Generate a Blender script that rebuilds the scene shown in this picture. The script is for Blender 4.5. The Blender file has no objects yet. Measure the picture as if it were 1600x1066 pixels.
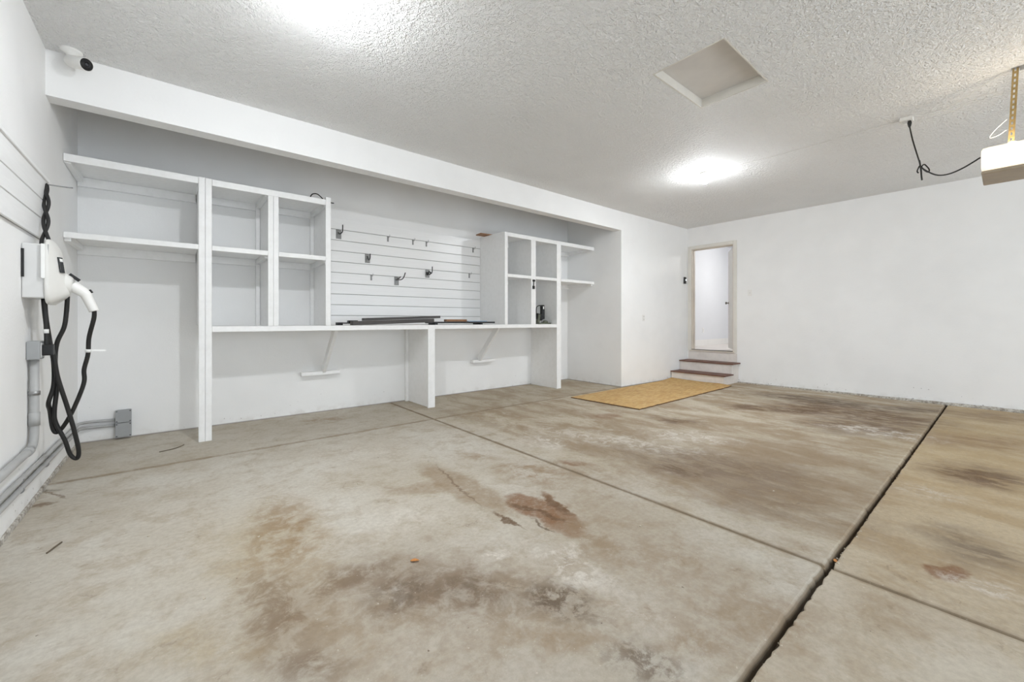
import bpy, bmesh, math, random
from mathutils import Vector, Matrix
random.seed(11)
PI = math.pi
scene = bpy.context.scene
COL = scene.collection

# ------------------------------------------------------------------ room numbers (metres)
XL, XE = -0.68, 8.13          # left wall face, right (end) wall face
YF, YB = 4.25, 5.50           # front wall / header face, alcove back wall face
YR = -3.4                     # rear wall face (behind the viewpoint)
ZC = 3.03                     # ceiling
ZH = 2.71                     # underside of header
YC = 4.84                     # front plane of the shelving
XA = 5.96                     # right side of the alcove
YJ = 0.53                     # open slab joint
XG = 2.34                     # sawn groove

# ------------------------------------------------------------------ mesh helper
class MB:
    def __init__(self):
        self.v = []; self.f = []; self.sm = []
    def add(self, vs, fs, smooth=False):
        o = len(self.v)
        self.v += [Vector(p) for p in vs]
        self.f += [tuple(i + o for i in f) for f in fs]
        self.sm += [smooth] * len(fs)
        return self
    def box(self, x0, x1, y0, y1, z0, z1):
        vs = [(x, y, z) for z in (z0, z1) for y in (y0, y1) for x in (x0, x1)]
        fs = [(0, 2, 3, 1), (4, 5, 7, 6), (0, 1, 5, 4), (2, 6, 7, 3), (0, 4, 6, 2), (1, 3, 7, 5)]
        return self.add(vs, fs)
    def obox(self, c, ax, ay, az):
        """box from centre and three half-axis vectors"""
        c = Vector(c); ax = Vector(ax); ay = Vector(ay); az = Vector(az)
        vs = [c + ax * sx + ay * sy + az * sz for sz in (-1, 1) for sy in (-1, 1) for sx in (-1, 1)]
        fs = [(0, 2, 3, 1), (4, 5, 7, 6), (0, 1, 5, 4), (2, 6, 7, 3), (0, 4, 6, 2), (1, 3, 7, 5)]
        return self.add(vs, fs)
    def tube(self, pts, r, n=10, caps=True, smooth=True):
        pts = [Vector(p) for p in pts]
        rs = r if isinstance(r, (list, tuple)) else [r] * len(pts)
        vs = []; fs = []
        up = None
        for i, p in enumerate(pts):
            t = (pts[min(i + 1, len(pts) - 1)] - pts[max(i - 1, 0)]).normalized()
            if up is None:
                up = Vector((0, 0, 1)) if abs(t.z) < .9 else Vector((1, 0, 0))
            a = (up - t * up.dot(t))
            if a.length < 1e-6: a = t.orthogonal()
            a.normalize(); b = t.cross(a); up = a
            for k in range(n):
                an = 2 * PI * k / n
                vs.append(p + (a * math.cos(an) + b * math.sin(an)) * rs[i])
        m = len(pts)
        for i in range(m - 1):
            for k in range(n):
                fs.append((i * n + k, i * n + (k + 1) % n, (i + 1) * n + (k + 1) % n, (i + 1) * n + k))
        self.add(vs, fs, smooth)
        if caps:
            o = len(self.v) - len(vs)
            self.f.append(tuple(o + k for k in range(n - 1, -1, -1))); self.sm.append(False)
            self.f.append(tuple(o + (m - 1) * n + k for k in range(n))); self.sm.append(False)
        return self
    def lathe(self, prof, origin, axis=(0, 0, 1), n=24, smooth=True):
        """prof: list of (radius, height along axis)"""
        ax = Vector(axis).normalized(); a = ax.orthogonal().normalized(); b = ax.cross(a); o = Vector(origin)
        return self.tube2([(o + ax * h, r) for r, h in prof], a, b, n, smooth)
    def tube2(self, cr, a, b, n, smooth=True):
        vs = []; fs = []
        for p, r in cr:
            for k in range(n):
                an = 2 * PI * k / n
                vs.append(p + (a * math.cos(an) + b * math.sin(an)) * max(r, 1e-5))
        m = len(cr)
        for i in range(m - 1):
            for k in range(n):
                fs.append((i * n + k, i * n + (k + 1) % n, (i + 1) * n + (k + 1) % n, (i + 1) * n + k))
        fs.append(tuple(range(n - 1, -1, -1))); fs.append(tuple((m - 1) * n + k for k in range(n)))
        return self.add(vs, fs, smooth)
    def prism(self, poly, vec):
        """closed polygon (3D points) extruded by vec"""
        vec = Vector(vec); n = len(poly)
        vs = [Vector(p) for p in poly] + [Vector(p) + vec for p in poly]
        fs = [tuple(range(n - 1, -1, -1)), tuple(range(n, 2 * n))] + [(i, (i + 1) % n, n + (i + 1) % n, n + i) for i in range(n)]
        return self.add(vs, fs)
    def loft(self, rings, smooth=True, cap0=True, cap1=True):
        n = len(rings[0]); vs = [Vector(p) for r in rings for p in r]; fs = []
        for i in range(len(rings) - 1):
            for k in range(n):
                fs.append((i * n + k, i * n + (k + 1) % n, (i + 1) * n + (k + 1) % n, (i + 1) * n + k))
        if cap0: fs.append(tuple(range(n - 1, -1, -1)))
        if cap1: fs.append(tuple((len(rings) - 1) * n + k for k in range(n)))
        return self.add(vs, fs, smooth)
    def bounds(self):
        lo = Vector([min(p[i] for p in self.v) for i in range(3)]); hi = Vector([max(p[i] for p in self.v) for i in range(3)])
        return lo, hi

def build(name, mb, mat, parent=None, bevel=0.0, seg=2, origin=None):
    """one mesh object; vertices are given in world space"""
    if parent is not None:
        org = Vector(parent['_org'])
        par_org = org
    lo, hi = mb.bounds()
    loc = Vector(origin) if origin is not None else Vector(((lo.x + hi.x) / 2, (lo.y + hi.y) / 2, lo.z))
    me = bpy.data.meshes.new(name)
    me.from_pydata([p - loc for p in mb.v], [], mb.f)
    me.update()
    bm = bmesh.new(); bm.from_mesh(me)
    bmesh.ops.recalc_face_normals(bm, faces=bm.faces)
    bm.to_mesh(me); bm.free()
    for p, s in zip(me.polygons, mb.sm): p.use_smooth = s
    me.materials.append(mat)
    o = bpy.data.objects.new(name, me); COL.objects.link(o)
    if parent is not None:
        o.parent = parent; o.location = loc - par_org
    else:
        o.location = loc
    o['_org'] = tuple(loc)
    if bevel > 0:
        b = o.modifiers.new('bevel', 'BEVEL'); b.width = bevel; b.segments = seg; b.limit_method = 'ANGLE'; b.angle_limit = math.radians(40)
        b.harden_normals = False
    return o

def empty(name, loc):
    o = bpy.data.objects.new(name, None); COL.objects.link(o); o.location = loc; o['_org'] = tuple(loc)
    o.empty_display_size = .1
    return o
def tag(o, label, cat, group=None):
    o['label'] = label; o['category'] = cat
    if group: o['group'] = group
    return o
def thing(name, loc, label, cat, group=None):
    return tag(empty(name, loc), label, cat, group)
def struct(name, mb, mat, parent=None, bevel=0.0):
    o = build(name, mb, mat, parent, bevel)
    if parent is None: o['kind'] = 'structure'
    return o

def spline(pts, per=8):
    P = [Vector(p) for p in pts]; out = []
    for i in range(len(P) - 1):
        p0 = P[max(i - 1, 0)]; p1 = P[i]; p2 = P[i + 1]; p3 = P[min(i + 2, len(P) - 1)]
        for k in range(per):
            t = k / per
            out.append(.5 * ((2 * p1) + (p2 - p0) * t + (2 * p0 - 5 * p1 + 4 * p2 - p3) * t * t + (3 * p1 - p0 - 3 * p2 + p3) * t ** 3))
    out.append(P[-1]); return out

# ------------------------------------------------------------------ materials
def srgb(r, g, b):
    f = lambda c: (c / 255 / 12.92) if c <= 10 else ((c / 255 + .055) / 1.055) ** 2.4
    return (f(r), f(g), f(b), 1)

class NT:
    def __init__(self, name):
        self.m = bpy.data.materials.new(name); self.m.use_nodes = True
        self.t = self.m.node_tree; self.n = self.t.nodes; self.b = self.n['Principled BSDF']
    def new(self, typ, **kw):
        n = self.n.new(typ)
        for k, v in kw.items(): setattr(n, k, v)
        return n
    def link(self, a, b): self.t.links.new(a, b)
    def put(self, sock, v):
        if hasattr(v, 'is_linked') or isinstance(v, bpy.types.NodeSocket): self.link(v, sock)
        else: sock.default_value = v
    def math(self, op, a, b=0.0, c=None, clamp=False):
        n = self.new('ShaderNodeMath', operation=op, use_clamp=clamp)
        self.put(n.inputs[0], a); self.put(n.inputs[1], b)
        if c is not None: self.put(n.inputs[2], c)
        return n.outputs[0]
    def vmath(self, op, a, b=(0, 0, 0), s=None):
        n = self.new('ShaderNodeVectorMath', operation=op)
        self.put(n.inputs[0], a); self.put(n.inputs[1], b)
        if s is not None: self.put(n.inputs['Scale'], s)
        return n.outputs['Value'] if op in ('DOT_PRODUCT', 'LENGTH', 'DISTANCE') else n.outputs[0]
    def noise(self, vec, scale, detail=4, rough=.6, dist=0.0, col=False):
        n = self.new('ShaderNodeTexNoise'); self.link(vec, n.inputs['Vector'])
        n.inputs['Scale'].default_value = scale; n.inputs['Detail'].default_value = detail
        n.inputs['Roughness'].default_value = rough; n.inputs['Distortion'].default_value = dist
        return n.outputs['Color'] if col else n.outputs[0]
    def ramp(self, x, a, b, lo=0.0, hi=1.0, smooth=True):
        n = self.new('ShaderNodeMapRange', interpolation_type='SMOOTHSTEP' if smooth else 'LINEAR')
        self.put(n.inputs[0], x)
        n.inputs[1].default_value = a; n.inputs[2].default_value = b; n.inputs[3].default_value = lo; n.inputs[4].default_value = hi
        return n.outputs[0]
    def mix(self, fac, a, b, blend='MIX'):
        n = self.new('ShaderNodeMix', data_type='RGBA', blend_type=blend)
        self.put(n.inputs[0], fac); self.put(n.inputs[6], a); self.put(n.inputs[7], b)
        return n.outputs[2]
    def pos(self):
        return self.new('ShaderNodeNewGeometry').outputs['Position']
    def obj(self):
        return self.new('ShaderNodeTexCoord').outputs['Object']
    def bump(self, h, strength, dist=.002):
        n = self.new('ShaderNodeBump'); n.inputs['Strength'].default_value = strength; n.inputs['Distance'].default_value = dist
        self.link(h, n.inputs['Height']); self.link(n.outputs[0], self.b.inputs['Normal'])
    def fin(self, col=None, rough=.5, metal=0.0, spec=None):
        if col is not None: self.put(self.b.inputs['Base Color'], col)
        self.put(self.b.inputs['Roughness'], rough); self.b.inputs['Metallic'].default_value = metal
        if spec is not None: self.b.inputs['Specular IOR Level'].default_value = spec
        return self.m

def plain(name, col, rough=.5, metal=0.0, var=.06, scale=9.0, spec=None):
    n = NT(name); p = n.obj()
    v = n.noise(p, scale, 3)
    c2 = tuple(max(0, c * (1 - var * 2.2)) for c in col[:3]) + (1,)
    return n.fin(n.mix(n.ramp(v, .35, .75), col, c2), rough, metal, spec)

def wall_paint(name, col, dirt=True, bumpy=.25):
    n = NT(name); p = n.pos()
    big = n.noise(p, 1.3, 3); fine = n.noise(p, 45, 3); mid = n.noise(p, 9, 4)
    c2 = tuple(c * .955 for c in col[:3]) + (1,)
    c = n.mix(n.ramp(big, .35, .7), col, c2)
    if dirt:
        sx = n.new('ShaderNodeSeparateXYZ'); n.link(p, sx.inputs[0]); z = sx.outputs[2]
        spk = n.noise(p, 26, 3, .55)                        # scuffs, chips and screw holes
        low = n.ramp(z, 0.0, .5, .69, .80)
        m = n.math('GREATER_THAN', spk, low)
        c = n.mix(n.math('MULTIPLY', m, .55), c, srgb(96, 88, 80))
        st = n.math('MULTIPLY', n.ramp(z, .0, .11, 1, 0), n.ramp(mid, .42, .68))
        c = n.mix(n.math('MULTIPLY', st, .28), c, srgb(178, 170, 160))
        c = n.mix(n.math('MULTIPLY', n.ramp(z, .018, .004), .75), c, srgb(112, 100, 88))
    n.bump(n.math('ADD', n.noise(p, 70, 3), n.math('MULTIPLY', n.noise(p, 22, 2), .8)), bumpy, .004)
    return n.fin(c, .62, 0, .3)

M = {}
M['wall'] = wall_paint('wall_paint', (.86, .86, .855, 1))
M['header'] = wall_paint('header_paint', (.86, .86, .855, 1), dirt=False)

def ceiling_mat():
    n = NT('ceiling_texture'); p = n.pos()
    w = n.vmath('ADD', p, n.vmath('SCALE', n.noise(p, 18, 2, .5, 0, True), (0, 0, 0), .035))
    a = n.noise(w, 56, 3, .55); b = n.noise(p, 120, 2)
    ridge = n.math('SUBTRACT', 1.0, n.math('MULTIPLY', n.math('ABSOLUTE', n.math('SUBTRACT', a, .5)), 5.0), clamp=True)
    blob = n.ramp(n.noise(w, 36, 2), .45, .62)
    h = n.math('ADD', n.math('MULTIPLY', ridge, .6), n.math('ADD', n.math('MULTIPLY', blob, .8), n.math('MULTIPLY', b, .25)))
    n.bump(h, .9, .010)
    v = n.ramp(n.noise(p, .8, 3), .35, .7)
    return n.fin(n.mix(v, (.92, .92, .915, 1), (.88, .88, .875, 1)), .7, 0, .25)
M['ceiling'] = ceiling_mat()

def wood_paint():
    n = NT('white_wood_paint'); p = n.obj()
    mp = n.new('ShaderNodeMapping'); n.link(p, mp.inputs[0]); mp.inputs['Scale'].default_value = (3, 3, 3)
    g = n.noise(mp.outputs[0], 6, 4)
    c = n.mix(n.ramp(g, .35, .75), (.88, .88, .875, 1), (.84, .84, .83, 1))
    sp = n.math('GREATER_THAN', n.noise(p, 31, 2), .80)
    c = n.mix(n.math('MULTIPLY', sp, .5), c, srgb(110, 104, 96))
    n.bump(n.noise(p, 120, 2), .12, .002)
    return n.fin(c, .45, 0, .4)
M['paint'] = wood_paint()
STAINS = [
    (0.97, 1.34, 0.94, 0.448, -0.71, 'b', 0.42, 0.95),
    (0.84, 1.75, 0.44, 0.277, -0.86, 'd', 0.3, 0.95),
    (1.9, 1.5, 0.62, 0.395, 1.46, 'b', 0.3, 0.95),
    (0.36, 2.28, 0.66, 0.27, 1.54, 'y', 0.3, 0.95),
    (3.56, 1.55, 1.21, 0.952, 1.36, 'b', 0.3, 0.95),
    (5.99, 0.35, 1.86, 0.646, -0.0, 'y', 0.3, 0.95),
    (1.66, 0.62, 0.35, 0.252, -0.81, 'b', 0.42, 0.95),
    (1.85, 0.97, 0.35, 0.221, -1.35, 'b', 0.35, 0.95),
    (2.18, 0.3, 0.27, 0.183, -0.88, 'b', 0.3, 0.95),
    (0.37, 1.67, 0.34, 0.203, -1.41, 'b', 0.4, 0.95),
    (0.46, 2.47, 0.55, 0.173, 1.45, 't', 0.55, 0.9),
    (0.31, 1.85, 0.27, 0.16, -1.43, 'd', 0.45, 0.9),
    (0.33, 1.48, 0.16, 0.082, -0.92, 'd', 0.5, 0.8),
    (0.61, 1.87, 0.22, 0.097, 0.17, 'd', 0.5, 0.7),
    (0.9, 1.53, 0.42, 0.18, -0.87, 'd', 0.5, 0.9),
    (1.22, 1.17, 0.18, 0.122, -1.17, 'k', 0.6, 0.7),
    (0.74, 1.62, 0.15, 0.119, -0.26, 'k', 0.45, 0.7),
    (0.98, 1.44, 0.17, 0.085, -1.03, 'k', 0.35, 0.7),
    (1.7, 1.85, 0.24, 0.108, 1.53, 'r', 0.6, 0.2),
    (1.83, 1.79, 0.18, 0.042, 1.32, 'r', 0.6, 0.3),
    (1.7, 1.61, 0.16, 0.092, 1.47, 'r', 0.5, 0.3),
    (1.54, 2.42, 0.56, 0.143, -1.55, 'b', 0.45, 0.3),
    (1.28, 2.56, 0.25, 0.098, -0.48, 'b', 0.35, 0.4),
    (2.09, 2.32, 0.37, 0.244, -1.31, 't', 0.5, 0.8),
    (1.98, 2.86, 0.22, 0.131, -0.74, 't', 0.4, 0.8),
    (1.68, 1.39, 0.31, 0.124, 1.41, 'b', 0.5, 0.8),
    (1.22, 0.78, 0.14, 0.097, -1.07, 'k', 0.5, 0.8),
    (1.06, 1.0, 0.2, 0.071, -0.67, 't', 0.3, 0.9),
    (3.27, 1.53, 0.89, 0.413, -1.22, 'd', 0.55, 0.8),
    (2.92, 0.97, 0.56, 0.351, -1.28, 'd', 0.4, 0.9),
    (3.55, 0.71, 0.5, 0.236, -0.26, 'b', 0.4, 0.9),
    (6.55, 1.24, 0.9, 0.643, -1.56, 'rb', 0.9, 0.6),
    (7.16, 1.8, 0.78, 0.358, -1.46, 'k', 0.9, 0.5),
    (5.65, 0.97, 0.63, 0.429, -1.07, 'rb', 0.75, 0.7),
    (5.98, 1.95, 0.64, 0.224, -1.05, 'rb', 0.6, 0.5),
    (7.39, 0.77, 0.39, 0.243, -0.88, 'k', 0.6, 0.6),
    (5.86, 0.15, 0.57, 0.303, -0.67, 't', 0.7, 0.8),
    (4.58, 0.16, 0.35, 0.302, -0.29, 'rb', 0.6, 0.7),
    (2.7, 0.18, 0.1, 0.068, -0.24, 'r', 0.8, 0.25),
    (3.11, 0.11, 0.26, 0.191, 0.13, 'k', 0.5, 0.8),
    (7.57, 0.1, 0.65, 0.38, -0.81, 'b', 0.6, 0.6),
    (4.01, 3.1, 0.22, 0.161, -0.41, 'r', 0.5, 0.5),
    (4.45, 2.45, 0.32, 0.188, -1.47, 'rb', 0.55, 0.7),
    (1.34, 5.02, 0.28, 0.168, -0.3, 'b', 0.5, 0.7),
    (2.49, 2.21, 0.15, 0.052, -0.96, 'r', 0.5, 0.5),
    (2.98, 1.62, 0.23, 0.116, -1.27, 'rb', 0.5, 0.7),
    (3.95, 1.25, 0.71, 0.236, -1.22, 'b', 0.4, 0.8),
    (1.42, 0.7, 0.15, 0.09, -0.74, 'b', 0.35, 0.9),
    (1.85, 0.55, 0.19, 0.128, -0.51, 'b', 0.25, 0.9),
    (0.05, 1.83, 0.29, 0.107, -0.84, 'y', 0.25, 0.9),
    (-0.62, 3.82, 0.05, 0.03, -0.46, 'd', 0.55, 0.4),
    (-0.6, 3.99, 0.16, 0.009, -1.23, 'd', 0.55, 0.4),
    (1.53, 2.47, 0.42, 0.012, 1.38, 'd', 0.5, 0.4),
    (1.47, 1.82, 0.14, 0.017, -1.5, 'rb', 0.6, 0.4),
    (1.68, 1.8, 0.2, 0.022, -1.33, 'rb', 0.5, 0.4),
    (1.83, 1.79, 0.15, 0.038, 1.37, 'rb', 0.5, 0.4),
    (1.59, 1.65, 0.09, 0.012, -1.49, 'k', 0.6, 0.4),
    (3.27, 2.42, 0.91, 0.233, -1.21, 'w', 0.55, 0.8),
    (2.68, 2.78, 0.31, 0.21, -1.54, 'w', 0.6, 0.7),
    (3.93, 2.01, 0.46, 0.221, -1.11, 'w', 0.6, 0.7),
    (1.45, 1.3, 0.24, 0.097, 1.51, 'w', 0.6, 0.7),
    (1.21, 1.59, 0.09, 0.048, -0.32, 'w', 0.7, 0.6),
    (1.06, 2.28, 0.26, 0.228, -0.88, 'w', 0.35, 0.8),
    (5.58, 0.74, 0.42, 0.221, -1.29, 'w', 0.5, 0.8),
    (2.68, 0.07, 0.15, 0.064, -1.22, 'w', 0.5, 0.8),
    (5.61, 1.08, 0.38, 0.116, -0.78, 'w', 0.5, 0.7),
    (0.72, 1.62, 0.07, 0.04, 1.32, 'w', 0.3, 0.8),
    (1.42, 0.94, 0.17, 0.074, 1.57, 'w', 0.35, 0.9),
    (3.87, 0.35, 0.18, 0.148, -1.44, 'w', 0.35, 0.8),
    (1.26, 3.56, 0.56, 0.329, -0.35, 'w', 0.25, 0.9),
]
BULB, OPENER, HALL, WORLD, EXPO = 2700.0, 150.0, 120.0, 2.7, 0.3
def floor_mat():
    n = NT('stained_concrete'); p = n.pos()
    sx = n.new('ShaderNodeSeparateXYZ'); n.link(p, sx.inputs[0]); X, Y, Z = sx.outputs
    # streaks run along Y in the slab nearer the end wall
    mp = n.new('ShaderNodeMapping'); n.link(p, mp.inputs[0]); mp.inputs['Scale'].default_value = (1, .42, 1)
    stre = n.noise(mp.outputs[0], 3.0, 8, .68, .5)
    stre2 = n.noise(mp.outputs[0], 8.0, 8, .72, .4)
    iso = n.noise(p, 1.1, 5, .6, .2); iso2 = n.noise(p, 5, 6, .68, .3); fine = n.noise(p, 38, 5, .7); grit = n.noise(p, 160, 2, .6)
    base = n.mix(n.ramp(iso, .36, .64), FL['light'], FL['mid'])
    base = n.mix(n.math('MULTIPLY', n.ramp(iso2, .46, .66), .6), base, FL['warm'])
    # right slabs: browner and streaky
    right = n.ramp(n.math('ADD', X, n.math('MULTIPLY', iso2, .8)), 2.3, 3.4)
    tanj = n.ramp(Y, YJ + .02, YJ - .02)
    rs = n.mix(n.ramp(stre, .38, .60), FL['rlight'], FL['rbrown'])
    rs = n.mix(n.math('MULTIPLY', n.ramp(stre2, .52, .68), .6), rs, FL['rwhite'])
    base = n.mix(n.math('MULTIPLY', right, .85), base, rs)
    base = n.mix(n.math('MULTIPLY', tanj, n.ramp(X, 1.5, 4.5, .15, .6)), base, FL['tan'])
    # back strip below the shelving is older and greyer
    strip = n.ramp(n.math('ADD', Y, n.math('MULTIPLY', iso2, .05)), YF + .02, YF + .05)
    base = n.mix(n.math('MULTIPLY', strip, .3), base, FL['strip'])
    # stains
    wp = n.vmath('ADD', p, n.vmath('SCALE', n.vmath('SUBTRACT', n.noise(p, 2.6, 5, .65, 0, True), (.5, .5, .5)), (0, 0, 0), .42))
    wp2 = n.vmath('ADD', p, n.vmath('SCALE', n.vmath('SUBTRACT', n.noise(p, 7, 5, .65, 0, True), (.5, .5, .5)), (0, 0, 0), .17))
    mot = n.ramp(n.noise(p, 8, 8, .74, .4), .40, .60)
    mots = n.ramp(stre2, .40, .58, .2, 1)
    crisp = n.ramp(n.noise(p, 13, 7, .74, .3), .44, .57)
    crispw = n.ramp(n.noise(p, 9, 8, .76, .5), .47, .58)
    cur = base
    for (cx, cy, a, b, rot, kind, st, soft) in STAINS:
        sharp = soft < .45
        src = wp2 if sharp else wp
        if max(a, b) < .2: src = wp2
        u = n.vmath('DOT_PRODUCT', src, (math.cos(rot) / a, math.sin(rot) / a, 0))
        v = n.vmath('DOT_PRODUCT', src, (-math.sin(rot) / b, math.cos(rot) / b, 0))
        u0 = (cx * math.cos(rot) + cy * math.sin(rot)) / a; v0 = (-cx * math.sin(rot) + cy * math.cos(rot)) / b
        du = n.math('SUBTRACT', u, u0); dv = n.math('SUBTRACT', v, v0)
        r2 = n.math('ADD', n.math('MULTIPLY', du, du), n.math('MULTIPLY', dv, dv))
        r = n.math('SQRT', r2)
        msk = n.ramp(r, 1.08 + soft * .45, max(.05, 1.0 - soft), 0, 1)
        if sharp:
            mm = n.ramp(n.noise(p, 26, 4, .7), .25, .6, .55, 1)
        else:
            base_m = mots if (cx > 2.34 and kind != 'w') else crispw if kind == 'w' else crisp if kind == 'k' else mot
            mm = n.math('ADD', n.math('MULTIPLY', base_m, .42 if soft >= .95 else .8), .58 if soft >= .95 else .2)
        fac = n.math('MULTIPLY', n.math('MULTIPLY', msk, mm), min(.96, st * 1.5), clamp=True)
        cur = n.mix(fac, cur, FL[kind])
    # rust flake rims: dark cracks
    vor = n.new('ShaderNodeTexVoronoi', feature='DISTANCE_TO_EDGE'); n.link(wp2, vor.inputs['Vector']); vor.inputs['Scale'].default_value = 2.1
    crack = n.math('MULTIPLY', n.ramp(vor.outputs['Distance'], .012, .002), n.ramp(iso2, .52, .66))
    cur = n.mix(n.math('MULTIPLY', crack, .35), cur, srgb(112, 98, 84))
    near = n.math('MULTIPLY', n.ramp(n.math('ABSOLUTE', n.math('SUBTRACT', Y, YF + .01)), .045, .008), n.ramp(iso2, .3, .6, .25, .75))
    cur = n.mix(near, cur, FL['seam'])
    near = n.math('MULTIPLY', n.ramp(n.math('ABSOLUTE', n.math('SUBTRACT', X, XG)), .035, .009), n.ramp(iso2, .3, .6, .25, .7))
    cur = n.mix(near, cur, FL['seam'])
    # fine mottling and small white flecks / dark specks
    cur = n.mix(n.ramp(fine,   .36, .66, .0, .22), cur, srgb(126, 113, 97))
    cur = n.mix(n.math('MULTIPLY', n.ramp(n.noise(p, 17, 5, .7), .54, .72), .28), cur, srgb(150, 134, 114))
    cur = n.mix(n.math('MULTIPLY', n.ramp(n.noise(p, 62, 3, .6), .66, .74), .45), cur, srgb(222, 214, 202))
    cur = n.mix(n.math('MULTIPLY', n.math('GREATER_THAN', n.noise(p, 30, 2, .5), .775), .7), cur, srgb(92, 74, 58))
    # inside the grooves: old dirt
    deep = n.ramp(Z, -.001, -.009)
    cur = n.mix(n.math('MULTIPLY', deep, .7), cur, n.mix(n.ramp(Z, -.014, -.02), FL['seam'], FL['dirt']))
    n.bump(n.math('ADD', n.math('MULTIPLY', fine, .6), n.math('ADD', n.math('MULTIPLY', grit, .3), iso2)), .28, .004)
    return n.fin(cur, n.ramp(iso2, .3, .7, .55, .8), 0, .3)
FL = dict(light=srgb(198, 193, 182), mid=srgb(184, 176, 161), warm=srgb(170, 157, 138),
          rlight=srgb(188, 177, 157), rbrown=srgb(150, 129, 101), rwhite=srgb(204, 196, 182),
          tan=srgb(190, 166, 126), strip=srgb(170, 160, 142), dirt=srgb(74, 62, 48), seam=srgb(138, 122, 100),
          t=srgb(142, 116, 84), d=srgb(118, 98, 78), k=srgb(96, 79, 62), r=srgb(128, 92, 62), b=srgb(144, 122, 95),
          rb=srgb(94, 66, 38), y=srgb(168, 148, 108), w=srgb(212, 206, 196))
M['floor'] = floor_mat()

def concrete_curb():
    n = NT('rough_concrete'); p = n.pos()
    a = n.noise(p, 30, 5, .7); b = n.noise(p, 6, 3)
    c = n.mix(n.ramp(a, .35, .65), srgb(206, 202, 194), srgb(140, 132, 122))
    c = n.mix(n.math('MULTIPLY', n.ramp(b, .5, .7), .5), c, srgb(120, 108, 94))
    n.bump(a, .8, .01)
    return n.fin(c, .85)
M['curb'] = concrete_curb()

def osb_mat():
    n = NT('strand_board'); p = n.obj()
    acc = None
    col = srgb(206, 170, 108)
    base = n.mix(n.ramp(n.noise(p, 2, 3), .35, .7), srgb(200, 168, 114), srgb(182, 148, 94))
    for k, (ang, c) in enumerate([(.1, srgb(212, 184, 134)), (1.1, srgb(182, 138, 78)), (-.9, srgb(206, 172, 114)), (.6, srgb(168, 124, 70))]):
        mp = n.new('ShaderNodeMapping'); n.link(p, mp.inputs[0])
        mp.inputs['Rotation'].default_value = (0, 0, ang); mp.inputs['Scale'].default_value = (12, 60, 9); mp.inputs['Location'].default_value = (k * 3.1, k * 1.7, 0)
        v = n.new('ShaderNodeTexVoronoi', feature='F1'); n.link(mp.outputs[0], v.inputs['Vector']); v.inputs['Scale'].default_value = 1.0
        sp = n.new('ShaderNodeSeparateColor'); n.link(v.outputs['Color'], sp.inputs[0])
        base = n.mix(n.math('MULTIPLY', n.math('GREATER_THAN', sp.outputs[0], .6), .4), base, c)
    n.bump(n.noise(p, 60, 3), .2, .002)
    return n.fin(base, .7, 0, .3)
M['osb'] = osb_mat()

def wood(name, c1, c2, rough=.5, axis=(4, 40, 4)):
    n = NT(name); p = n.obj()
    mp = n.new('ShaderNodeMapping'); n.link(p, mp.inputs[0]); mp.inputs['Scale'].default_value = axis
    g = n.noise(mp.outputs[0], 1.5, 5, .65, .6)
    n.bump(g, .15, .002)
    return n.fin(n.mix(n.ramp(g, .3, .7), c1, c2), rough)
M['tread'] = wood('brown_tread', srgb(122, 84, 68), srgb(84, 54, 44), .55, (30, 3, 30))
M['osb_edge'] = wood('board_edge', srgb(120, 84, 48), srgb(84, 58, 36), .8)
M['scrap'] = wood('bare_wood', srgb(166, 122, 84), srgb(132, 92, 62), .6)
M['dirty_white'] = plain('scuffed_white_paint', srgb(226, 220, 214), .55, 0, .05, 7)
M['trim'] = plain('trim_paint', srgb(222, 219, 212), .45, 0, .03, 4)
M['jamb'] = plain('jamb_paint', srgb(214, 205, 194), .5, 0, .05, 3)
M['hall'] = plain('hall_paint', (.72, .735, .76, 1), .6, 0, .01, 2)
M['hall_floor'] = plain('hall_floor', srgb(214, 208, 202), .4, 0, .04, 3)
M['white'] = plain('white_plastic', srgb(232, 231, 228), .4, 0, .015, 6)
M['offwhite'] = plain('offwhite_plastic', srgb(224, 223, 219), .35, 0, .02, 6)
M['evgrey'] = plain('light_grey_plastic', srgb(214, 214, 213), .45, 0, .02, 5)
M['black'] = plain('black_plastic', srgb(24, 24, 25), .45, 0, .1, 20)
M['rubber'] = plain('black_rubber', srgb(30, 29, 28), .5, 0, .1, 20)
M['lens'] = plain('glass_lens', srgb(58, 60, 64), .15, 0, .05, 20)
M['dark'] = plain('charcoal_laminate', srgb(66, 62, 58), .45, 0, .1, 8)
M['darker'] = plain('black_laminate', srgb(22, 22, 23), .4, 0, .1, 8)
M['pvc'] = plain('grey_pvc', srgb(172, 172, 171), .45, 0, .05, 8)
M['boxgrey'] = plain('grey_box_plastic', srgb(158, 160, 161), .5, 0, .04, 6)
M['steel'] = plain('galvanized_steel', srgb(168, 168, 168), .38, .85, .1, 25)
M['plate'] = plain('hook_plate', srgb(140, 140, 138), .4, .5, .12, 40)
M['brass'] = plain('zinc_strap', srgb(176, 152, 104), .4, .6, .15, 25)
M['chassis'] = plain('opener_chassis', srgb(160, 146, 126), .5, 0, .06, 6)
M['olive'] = plain('olive_enamel', srgb(104, 108, 92), .4, .2, .12, 20)
M['bronze'] = plain('dark_bronze_knob', srgb(120, 116, 108), .3, .8, .05, 10)
M['blue'] = plain('pale_blue_paper', srgb(170, 192, 214), .6, 0, .03, 10)
M['leaf'] = plain('dry_leaf', srgb(206, 140, 76), .7, 0, .12, 60)
M['twig'] = plain('twig', srgb(110, 98, 82), .8, 0, .1, 40)
M['crumb'] = plain('crumbs', srgb(206, 196, 178), .8, 0, .15, 40)
M['screen'] = plain('dark_display', srgb(40, 42, 44), .2, 0, .05, 10)
M['label'] = plain('paper_label', srgb(238, 238, 236), .6, 0, .02, 20)
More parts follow.
